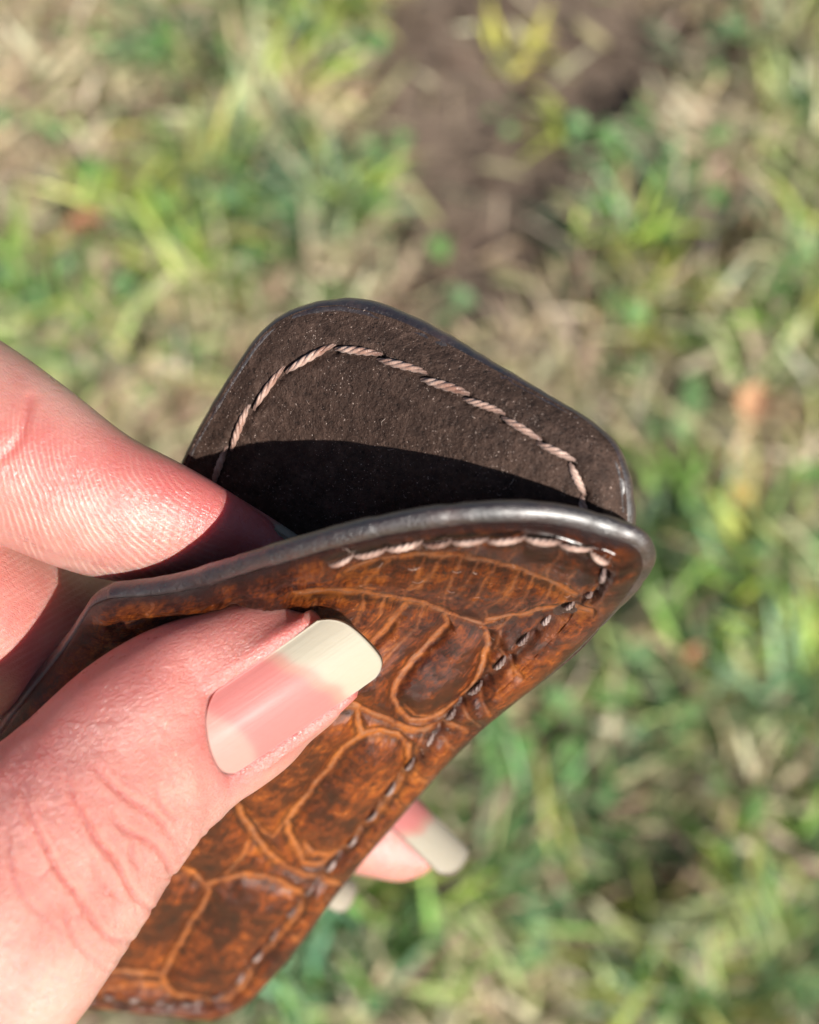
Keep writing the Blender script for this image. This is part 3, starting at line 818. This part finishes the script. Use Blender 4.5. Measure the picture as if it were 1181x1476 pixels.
lint(FV, FN, STITCH_SIDE + STITCH_FOOT, 10, front, M_LINT, 6, .3, .7, 8)

# ------------------------------------------------------------------ hand
def tn(t, n, ax, nx): return (ax[0] * t + nx[0] * n, ax[1] * t + nx[1] * n)

def finger_path(rows):
    """rows: px, py, D, half-width, half-thickness (mm) along the finger, tip last -> samples"""
    return np.asarray(rows, float)

class Finger:
    def __init__(s, rows, dorsal, tip=.9, n=90, sq=2.15):
        R = np.asarray(rows, float)
        P = np.concatenate([cm(R[:, 0], R[:, 1], R[:, 2]), R[:, 3:5]], 1)
        Q = spline(P, n)
        s.c, s.w, s.h = Q[:, :3], Q[:, 3], Q[:, 4]
        s.T = nrm(np.gradient(s.c, axis=0))
        dv = nrm(np.asarray(dorsal, float))
        s.N = nrm(dv - (s.T * dv).sum(1, keepdims=True) * s.T)
        s.B = np.cross(s.N, s.T)
        s.len = np.concatenate([[0], np.cumsum(np.linalg.norm(np.diff(s.c, axis=0), axis=1))])
        s.sq = sq
    def mesh(s, k=56):
        rem = s.len[-1] - s.len
        r = np.minimum(s.w, s.h)[-1] * 1.15
        prof = np.where(rem < r, np.sqrt(np.clip(1 - (1 - rem / r) ** 2, 0.0009, 1)), 1.0)
        th = np.linspace(0, 2 * np.pi, k, endpoint=False)
        ct, st = np.cos(th), np.sin(th); e = 2 / s.sq
        x = np.sign(ct) * np.abs(ct) ** e; y = np.sign(st) * np.abs(st) ** e
        V = s.c[:, None] + s.B[:, None] * (x[None] * (s.w * prof)[:, None])[..., None] + s.N[:, None] * (y[None] * (s.h * prof)[:, None])[..., None]
        n = len(s.c)
        F = grid_faces(n, k, True).tolist()
        F.append(list(range(k))[::-1]); F.append([(n - 1) * k + i for i in range(k)])
        return V.reshape(-1, 3), F

ta, tn_ = (.776, -.630), (.630, .776)
def TH(t, n): return (ta[0] * t + tn_[0] * n, ta[1] * t + tn_[1] * n)
def thumb_rows():
    rows = []
    #      t      n     hw px  D     thickness ratio
    tab = [(-1250, 1030, 260, 114, .95), (-1000, 1018, 228, 112.5, .92), (-841, 1010, 205, 112.0, .90), (-752, 1000, 187, 112.4, .9), (-672, 992, 168, 113.0, .88), (-603, 983, 155, 113.8, .88), (-527, 973, 150, 114.8, .86),
           (-450, 977, 146, 116.0, .82), (-373, 992, 137, 117.2, .76), (-302, 1008, 118, 118.4, .72), (-258, 1024, 98, 119.2, .70), (-205, 1036, 66, 120.0, .72)]
    for t, n, hw, D, k in tab:
        x, y = TH(t, n); w = hw * (D - 2) / F_PX
        rows.append((x, y, D, w, w * k))
    return rows
rt = math.radians(17)
thumb = Finger(thumb_rows(), (math.sin(rt) * .63, -math.sin(rt) * .776, math.cos(rt)))

ia, in_ = (.94, .34), (-.34, .94)
def IX(t, n): return (ia[0] * t + in_[0] * n, ia[1] * t + in_[1] * n)
def index_rows():
    rows = []
    tab = [(-420, 560, 165, 128, 1.0), (-200, 575, 160, 122, 1.0), (50, 590, 149, 120, .98), (166, 600, 141, 119.6, .95), (290, 621, 128, 119.8, .90), (392, 635, 118, 120.6, .84), (475, 630, 107, 121.6, .78), (558, 623, 82, 122.6, .72), (612, 625, 66, 123.2, .70), (665, 634, 54, 123.8, .70), (715, 646, 44, 124.4, .70)]
    for t, n, hw, D, k in tab:
        x, y = IX(t, n); w = hw * (D - 2) / F_PX
        rows.append((x, y, D, w, w * k))
    return rows
index = Finger(index_rows(), (.28, .76, -.58))
middle = Finger([(-560, 690, 140, 9.8, 9.8), (-350, 770, 128, 9.6, 9.4), (-150, 842, 122.5, 9.2, 8.8), (-10, 896, 128.5, 8.8, 8.2), (100, 926, 135.0, 9.2, 7.8), (200, 1000, 153, 8.1, 7.2), (330, 1082, 161.5, 7.8, 6.8), (450, 1145, 163.5, 7.2, 6.2), (540, 1188, 164.5, 6.4, 5.8), (600, 1212, 165.2, 5.4, 5.0), (640, 1234, 165.6, 4.2, 4.0)], (.62, .56, .45))
ring = Finger([(-520, 900, 172, 9.2, 9), (-300, 985, 165, 8.8, 8.6), (-120, 1060, 167, 8.4, 8.0), (40, 1120, 171, 8.0, 7.3), (200, 1185, 175, 7.4, 6.6), (330, 1235, 177, 6.6, 5.8), (420, 1266, 178, 5.6, 5.0), (468, 1282, 178.4, 4.4, 4.0)], (.3, .65, -.7))
pinky = Finger([(-480, 1080, 196, 8, 8), (-320, 1140, 192, 7.4, 7.2), (-160, 1200, 192, 7, 6.6), (0, 1260, 194, 6.4, 5.8), (120, 1300, 195, 5.6, 5.0), (200, 1325, 195.5, 4.4, 4.0)], (.3, .65, -.7))

def capsule(rows, k=40, n=40):
    return Finger(rows, (0.2, .9, -.4), n=n, sq=2.0).mesh(k)

def build_hand():
    parts = [f.mesh() for f in (thumb, index, middle, ring, pinky)]
    # metacarpals, thumb base, wrist and forearm, all outside the frame on the left
    knuck = [(-420, 560, 128), (-560, 690, 140), (-520, 900, 172), (-480, 1080, 196)]
    ref = lambda px, py, D: (px, py, D)
    wrist = (-960, 1330, 168)
    for (x, y, D), r in zip(knuck, (10.8, 11, 10.4, 9.4)):
        parts.append(capsule([(x + 60, y + 5, D, r * .95, r * .95), (x, y, D, r, r), ((x + wrist[0]) / 2 - 30, (y + wrist[1]) / 2 - 20, (D + wrist[2]) / 2 - 2, 12.5, 12.5), (wrist[0], wrist[1], wrist[2], 15, 15), (wrist[0] - 60, wrist[1] + 50, wrist[2] + 2, 14, 14)]))
    x, y = TH(-1250, 1030); x0, y0 = TH(-1000, 1018)
    parts.append(capsule([(x0, y0, 109.5, 11.6, 11), (x, y, 112, 15, 14), (x - 210, y - 20, 130, 19, 17), (wrist[0] + 60, wrist[1] + 20, wrist[2] - 8, 16, 16), (wrist[0], wrist[1], wrist[2], 14, 14)]))
    parts.append(capsule([(-420, 640, 130, 8, 8), (-560, 1000, 140, 13, 13), (-640, 1260, 140, 14, 14), (-700, 1420, 142, 12, 12)]))      # web and heel of the palm
    parts.append(capsule([(-700, 900, 160, 14, 14), (-640, 1120, 178, 14, 13), (-700, 1250, 182, 13, 12)]))
    parts.append(capsule([(wrist[0] + 40, wrist[1] - 20, 168, 19, 16), (wrist[0] - 120, wrist[1] + 80, 172, 23, 19), (-1450, 1660, 188, 26, 23), (-1750, 1880, 202, 28, 25)], 48))
    V, F, o = [], [], 0
    for v, f in parts:
        V.append(v); F += [[i + o for i in q] for q in f]; o += len(v)
    V = np.concatenate(V)
    me = bpy.data.meshes.new("hand_draft")
    me.from_pydata(V.tolist(), [], F)
    ob = bpy.data.objects.new("hand_draft", me); COL.objects.link(ob)
    m = ob.modifiers.new("r", 'REMESH'); m.mode = 'VOXEL'; m.voxel_size = .29; m.adaptivity = 0
    m2 = ob.modifiers.new("s", 'SMOOTH'); m2.factor = .5; m2.iterations = 6
    dg = bpy.context.evaluated_depsgraph_get()
    ev = ob.evaluated_get(dg); em = ev.to_mesh()
    n = len(em.vertices); co = np.zeros(n * 3, np.float32); em.vertices.foreach_get("co", co); co = co.reshape(-1, 3).astype(float)
    nv = np.zeros(n * 3, np.float32); em.vertices.foreach_get("normal", nv); nv = nrm(nv.reshape(-1, 3))
    lt = np.zeros(len(em.polygons), np.int32); em.polygons.foreach_get("loop_total", lt)
    li = np.zeros(len(em.loops), np.int32); em.loops.foreach_get("vertex_index", li)
    quads = li.reshape(-1, 4) if (lt == 4).all() else None
    faces = quads if quads is not None else [list(p.vertices) for p in em.polygons]
    ev.to_mesh_clear()
    bpy.data.objects.remove(ob); bpy.data.meshes.remove(me)
    return co, nv, faces

HV, HN, HF = build_hand()
print("hand verts", len(HV))

def nearest_on(f, P):
    """index of the nearest axis sample, local across/height coordinates"""
    idx = np.zeros(len(P), int); best = np.full(len(P), 1e9)
    for k in range(len(f.c)):
        d = ((P - f.c[k]) ** 2).sum(1)
        m = d < best; best[m] = d[m]; idx[m] = k
    r = P - f.c[idx]
    return idx, (r * f.B[idx]).sum(1), (r * f.N[idx]).sum(1), np.sqrt(best)

inview = (lambda p: (p[:, 0] > -160) & (p[:, 0] < 1300) & (p[:, 1] > 300) & (p[:, 1] < 1640))(proj(HV))
near = {}
PPX = proj(HV)
dist = np.full((len(HV), 5), 1e3); loc = []
for j, f in enumerate((thumb, index, middle, ring, pinky)):
    idx, x, y, d = nearest_on(f, HV)
    dist[:, j] = d / f.w[idx]
    loc.append((idx, x, y, d))
owner = dist.argmin(1)
facing = (HN * nrm(-HV)).sum(1)

# ---- nails
class Nail:
    def __init__(s, base, T, N, R, half_ang, length, sag=.06, free=.66, tip_round=.12, lun=.2, skew=0.0):
        s.skew = skew
        s.base, s.T = np.asarray(base, float), nrm(T)
        s.N = nrm(np.asarray(N, float) - np.dot(N, s.T) * s.T); s.B = np.cross(s.N, s.T)
        s.R, s.ha, s.len, s.sag, s.free, s.lun, s.tr = R, half_ang, length, sag, free, lun, tip_round
    def surf(s, a, q):
        """a in -1..1 across, q 0..1 along"""
        th = a * s.ha
        R = s.R
        x = R * np.sin(th); y = R * (np.cos(th) - 1)
        z = q * s.len
        return s.base + s.B * x[..., None] + s.N * (y - s.sag * s.len * (q ** 2))[..., None] + s.T * z[..., None]
    def local(s, P):
        r = P - s.base
        x, y, z = r @ s.B, r @ s.N, r @ s.T
        q = z / s.len
        yy = y + s.sag * s.len * np.clip(q, 0, 1) ** 2 + s.R
        th = np.arctan2(x, yy)
        rad = np.hypot(x, yy) - s.R
        return th / s.ha, q, rad
    def build(s, parent, mat, label=None):
        na, nq = 41, 61
        A = np.linspace(-1, 1, na)
        q0 = (.13 - .06 * s.skew) * A ** 2 + .07 * s.skew * A + .05 * s.skew * A ** 6     # curved cuticle
        q1 = 1 - s.tr * np.abs(A) ** 5.0 - .03 * A ** 2 - .055 * s.skew * A
        Q = q0[None] + (q1 - q0)[None] * np.linspace(0, 1, nq)[:, None]
        AA = np.broadcast_to(A[None], Q.shape)
        taper = 1 - .05 * (1 - Q)
        top = s.surf(AA * taper, Q)
        thn = .34 * (.55 + .45 * Q)
        dirn = nrm(s.N * np.cos(AA * s.ha)[..., None] + s.B * np.sin(AA * s.ha)[..., None])
        bot = top - dirn * thn[..., None]
        V = np.concatenate([top.reshape(-1, 3), bot.reshape(-1, 3)])
        f = grid_faces(nq, na); k = nq * na
        F = [f, f[:, ::-1] + k]
        # rounded wall round the plate
        bi = np.concatenate([np.arange(na - 1), np.arange(nq - 1) * na + na - 1, (nq - 1) * na + np.arange(na - 1, 0, -1), np.arange(nq - 1, 0, -1) * na])
        mid = (top.reshape(-1, 3)[bi] + bot.reshape(-1, 3)[bi]) / 2
        ctr = top.reshape(-1, 3).mean(0)
        outw = nrm(mid - np.roll(mid, 3, 0)); outw = nrm(np.cross(outw, dirn.reshape(-1, 3)[bi]))
        if ((mid - ctr) * outw).sum(1).mean() < 0: outw = -outw
        mid = mid + outw * .16
        V = np.concatenate([V, mid]); m0 = 2 * k; m = len(bi)
        i = np.arange(m); i2 = (i + 1) % m
        F.append(np.stack([bi[i], bi[i2], m0 + i2, m0 + i], 1)); F.append(np.stack([m0 + i, m0 + i2, bi[i2] + k, bi[i] + k], 1))
        F = np.concatenate(F)
        # colours of the plate: moon, bed, free edge
        a_, q_ = AA.ravel(), Q.ravel()
        fl = s.free - (.10 - .07 * s.skew) * a_ ** 2 - .115 * s.skew * a_ + .012 * np.sin(a_ * 9)
        free = 1 / (1 + np.exp(-(q_ - fl) / .012))
        moon = 1 / (1 + np.exp((q_ - (s.lun - .08 * (a_ + .40) ** 2)) / .010))
        bed = np.array([.47, .155, .145]); white = np.array([.385, .345, .27]); lunc = np.array([.46, .245, .21]); band = np.array([.40, .26, .185])
        C = np.broadcast_to(bed, (len(a_), 3)).copy()
        bnd = np.exp(-((q_ - fl + .03) / .035) ** 2)[:, None]
        C = C * (1 - .5 * bnd) + band * .5 * bnd
        C = C * (1 - moon[:, None] * .9) + lunc * moon[:, None] * .9
        C = C * (1 - free[:, None]) + white * free[:, None]
        C = np.concatenate([C, C, C[bi]])
        at = np.concatenate([a_ * s.R, a_ * s.R, a_[bi] * s.R]); al = np.concatenate([q_, q_, q_[bi]]) * s.len
        o = mesh_obj("nail", V, F, mat, parent, attrs={"tint": C, "across": at, "along": al})
        if label: o['label'] = label
        return o

def nail_from_px(b, t, N, R, ha, sag, free, lun, tr=.10):
    B_, T_ = cm(*b), cm(*t)
    d = T_ - B_
    L = np.linalg.norm(d)
    n = nrm(np.asarray(N, float)); n = nrm(n - np.dot(n, nrm(d)) * nrm(d))
    # chord runs from cuticle to tip; tilt the start so that the sagging tip lands on the mark
    T0 = nrm(d + n * sag * L)
    return Nail(B_, T0, n, R, ha, np.dot(d, T0), sag, free, tr, lun)

NAIL_T = nail_from_px((302, 1081, 111.2), (530, 925, 114.6), (math.sin(rt) * .63, -math.sin(rt) * .776 - .04, math.cos(rt)), 6.2, math.radians(37), .07, .68, .195, .085)
NAIL_I = nail_from_px((322, 713, 124.6), (446, 792, 126.0), (.30, .84, -.45), 5.0, math.radians(58), .05, .62, .2, .12)
NAIL_M = nail_from_px((540, 1110, 162.2), (674, 1236, 162.6), (.62, .56, .45), 4.4, math.radians(56), .04, .60, .2, .10)
NAIL_R = nail_from_px((420, 1250, 176), (512, 1288, 176.5), (.40, .55, .55), 3.6, math.radians(50), .05, .5, .2, .12)
NAIL_T.skew = 1.0
NAILS = [(NAIL_T, 0), (NAIL_I, 1), (NAIL_M, 2), (NAIL_R, 3)]

# ---- relief on the hand
CREASES = [([(36, 1105), (36, 1140), (45, 1180), (64, 1218), (85, 1259), (112, 1293), (135, 1327), (160, 1352), (195, 1358)], 1.0),
           ([(91, 1100), (96, 1115), (105, 1147), (125, 1184), (139, 1211), (166, 1242), (180, 1269), (207, 1303), (228, 1316)], 1.0),
           ([(128, 1100), (152, 1123), (173, 1143), (203, 1163), (234, 1189), (252, 1212)], .9),
           ([(157, 1155), (163, 1178), (185, 1199), (216, 1214), (239, 1240), (254, 1272)], .8),
           ([(5, 1170), (14, 1220), (24, 1275), (50, 1310), (90, 1345)], .5), ([(90, 1290), (100, 1340), (120, 1370), (160, 1400)], .45),
           ([(196, 1205), (190, 1225), (205, 1262)], .4), ([(128, 1230), (140, 1262), (175, 1300)], .4), ([(222, 1120), (232, 1160), (262, 1190)], .4),
           ([(285, 1090), (300, 1150), (310, 1170)], .3)]
ICREASE = [([(44, 575), (38, 606), (26, 636), (8, 656), (-40, 672)], .6)]
disp = np.zeros(len(HV)); crease = np.zeros(len(HV)); flush_shade = np.zeros(len(HV)); wrinkle = np.zeros(len(HV))
ridge = np.zeros(len(HV)); rmask = np.zeros(len(HV))
mt = (owner == 0) & inview & (facing > -.25)
crng = np.random.default_rng(23)
FINE = []
for _ in range(150):                                        # fine branching lines over the knuckle
    t0, n0 = crng.uniform(-860, -470), crng.uniform(850, 1180)
    x0, y0 = .776 * t0 + .630 * n0, -.630 * t0 + .776 * n0
    a0 = math.atan2(.83, .55) + crng.normal(0, .55)
    if crng.random() < .3: a0 += 1.25
    Lc = crng.uniform(18, 70); bend = crng.normal(0, .35)
    FINE.append(([(x0 + math.cos(a0 + bend * k) * Lc * k, y0 + math.sin(a0 + bend * k) * Lc * k) for k in (0, .33, .66, 1)], crng.uniform(.12, .34)))
mtv = np.nonzero(mt)[0]
QT = PPX[mtv]
dsp = np.zeros(len(mtv)); crs = np.zeros(len(mtv)); wrk = np.zeros(len(mtv))
for kk, (L, amt) in enumerate(CREASES + FINE):
    big = kk < len(CREASES)
    npt = 70 if big else 16
    P_ = spline(np.asarray(L, float), npt)
    W_ = np.sin(np.pi * np.linspace(.02, .98, npt)) ** .7 * amt
    sg, sw = (4.6, 22.0) if big else (3.2, 7.0)
    lo, hi = P_.min(0) - 60, P_.max(0) + 60
    m = np.nonzero(((QT > lo) & (QT < hi)).all(1))[0]
    if not len(m): continue
    g = np.zeros(len(m)); w = np.zeros(len(m)); far = np.full(len(m), 1e9)
    for p_, w_ in zip(P_, W_):
        d2 = ((QT[m] - p_) ** 2).sum(1)
        np.maximum(g, w_ * np.exp(-d2 / sg ** 2), out=g); np.maximum(w, w_ * np.exp(-d2 / sw ** 2), out=w)
        np.minimum(far, d2, out=far)
    dsp[m] += -.34 * g + (.26 if big else .10) * (w - g)
    crs[m] = np.maximum(crs[m], g * (1.0 if big else .6))
    if big: wrk[m] = np.maximum(wrk[m], np.exp(-far / 60 ** 2))
nT = .630 * QT[:, 0] + .776 * QT[:, 1]
soft = np.clip((nT - 862) / 70, 0, 1)
dsp *= soft; crs *= soft
disp[mtv] += dsp; crease[mtv] = crs; wrinkle[mtv] = wrk
mi = (owner == 1) & inview & (facing > -.25)
for L, amt in ICREASE:
    d = seg_dist(PPX, [spline(np.asarray(L, float), 30)])
    g = np.where(mi, np.exp(-(d / 8) ** 2), 0); w = np.where(mi, np.exp(-(d / 22) ** 2), 0)
    disp += amt * (-.30 * g + .10 * (w - g)); crease = np.maximum(crease, amt * .8 * g)
disp += np.where(mt, .24 * (vnoise(HV, .62, 41) - .5) * wrinkle + .08 * (vnoise(HV, 1.25, 43) - .5) * wrinkle, 0) + .12 * (vnoise(HV, .25, 42) - .5)
# pad pressed against the rim, pad ridges
r2 = np.hypot(PPX[:, 0] - 348, PPX[:, 1] - 618)
ridge = np.where(mi, r2 / 8.2 + 1.6 * vnoise(HV, .16, 51) + .7 * vnoise(HV, .6, 52), 0)
rmask = np.where(mi, np.clip((facing + .1) / .5, 0, 1) * np.clip((PPX[:, 1] - 575 - .36 * PPX[:, 0]) / 70, 0, 1) * np.clip((PPX[:, 0] + 30) / 60, 0, 1) * np.clip((330 - PPX[:, 0]) / 90, 0, 1), 0)
mm = ((owner == 2) | (owner == 3)) & inview
rmask = np.where(mm, .35, rmask); ridge = np.where(mm, (PPX[:, 0] * .5 + PPX[:, 1] * .85) / 9.0, ridge)

def fold(nail, j, depth_in=.30, lift=.70):
    """seat the plate in the flesh and raise the folds round it"""
    global HV
    a, q, rad = nail.local(HV)
    m = (owner == j) & (np.abs(a) < 2.2) & (q > -.35) & (q < nail.free + .28) & (rad > -4.5) & (rad < 4.0)
    side = np.abs(a) - 1.0                                  # >0 outside, in units of half width
    qa = ((.13 - .06 * nail.skew) * a ** 2 + .07 * nail.skew * a - q) * nail.len                      # mm behind the cuticle
    sd = side * nail.R * nail.ha
    out = np.maximum(sd, qa)                                # signed distance outside the plate (mm)
    inside = np.clip(-out / .5, 0, 1)
    target = -depth_in - .25 - 1.6 * np.clip(q - nail.free + .04, 0, .3)
    wl = np.clip((nail.free + .26 - q) / .10, 0, 1)
    ridge_h = lift * np.exp(-((out - .75) / np.where(out > .75, 2.4, .75)) ** 2) * (out > -.2) * np.clip((nail.free + .22 - q) / .3, 0, 1)
    blend = np.where(out < 0, 1.0, np.exp(-(np.clip(out, 0, None) / 2.1) ** 2))
    goal = np.where(out < 0, target * np.clip(-out / .35, 0, 1) + (1 - np.clip(-out / .35, 0, 1)) * (lift * .35), ridge_h)
    delta = (goal - rad) * blend * wl
    delta = np.where(m, np.clip(delta, -3, 2.2), 0)
    dirn = nrm((HV - nail.base) - ((HV - nail.base) @ nail.T)[:, None] * nail.T + nail.N * nail.R)
    HV = HV + dirn * delta[:, None]
    return np.where(m, np.exp(-(np.clip(out, -.5, None) / 1.6) ** 2), 0)
HV = HV + HN * disp[:, None]
fl = fold(NAIL_T, 0)
flush_shade = np.maximum(flush_shade, fl * .75)
for nl, j in NAILS[2:3]:
    flush_shade = np.maximum(flush_shade, .4 * fold(nl, j, .25, .06 if j == 1 else .3))
# blood showing through: pad of the index, middle finger; red shade painted on thumb side, index tip
blot = vnoise(HV, .14, 61)
flush_shade = np.maximum(flush_shade, np.where(owner == 1, .80 * np.exp(-((PPX[:, 1] - 640 - .22 * PPX[:, 0]) / 75) ** 2) * np.clip((PPX[:, 0] + 60) / 120, 0, 1) + .55 * np.clip((PPX[:, 0] - 200) / 100, 0, 1), 0))
flush_shade = np.maximum(flush_shade, np.where(owner == 0, .80 * np.clip((1050 - (.630 * PPX[:, 0] + .776 * PPX[:, 1])) / 190, 0, 1), 0))
flush_shade = np.maximum(flush_shade, np.where(owner == 2, .35, 0))
flush_shade = np.clip(flush_shade * (.75 + .5 * blot), 0, 1)
al = np.zeros(len(HV)); ac = np.zeros(len(HV))
for j, f in enumerate((thumb, index, middle, ring, pinky)):
    m = owner == j
    idx, x, y, d = loc[j]
    al[m] = f.len[idx[m]] + ((HV - f.c[idx]) * f.T[idx]).sum(1)[m]
    ac[m] = (np.arctan2(x, y) * f.w[idx])[m]
wrinkle = np.where(owner == 0, np.clip(.35 + .65 * wrinkle, 0, 1), .18)
if isinstance(HF, np.ndarray) is False: print("mixed faces")
hand = mesh_obj("hand", HV, HF, M_SKIN, attrs={"flush_shade": flush_shade, "crease": crease, "ridge": ridge, "ridge_mask": rmask, "across": ac, "along": al, "wrinkle": wrinkle})
tag(hand, "left hand with long natural nails holding a leather wallet open", "hand")
NAIL_T.build(hand, M_NAIL, "long square thumbnail with a pale moon and white tip")
for nl, j in NAILS[1:]:
    nl.build(hand, M_NAIL)
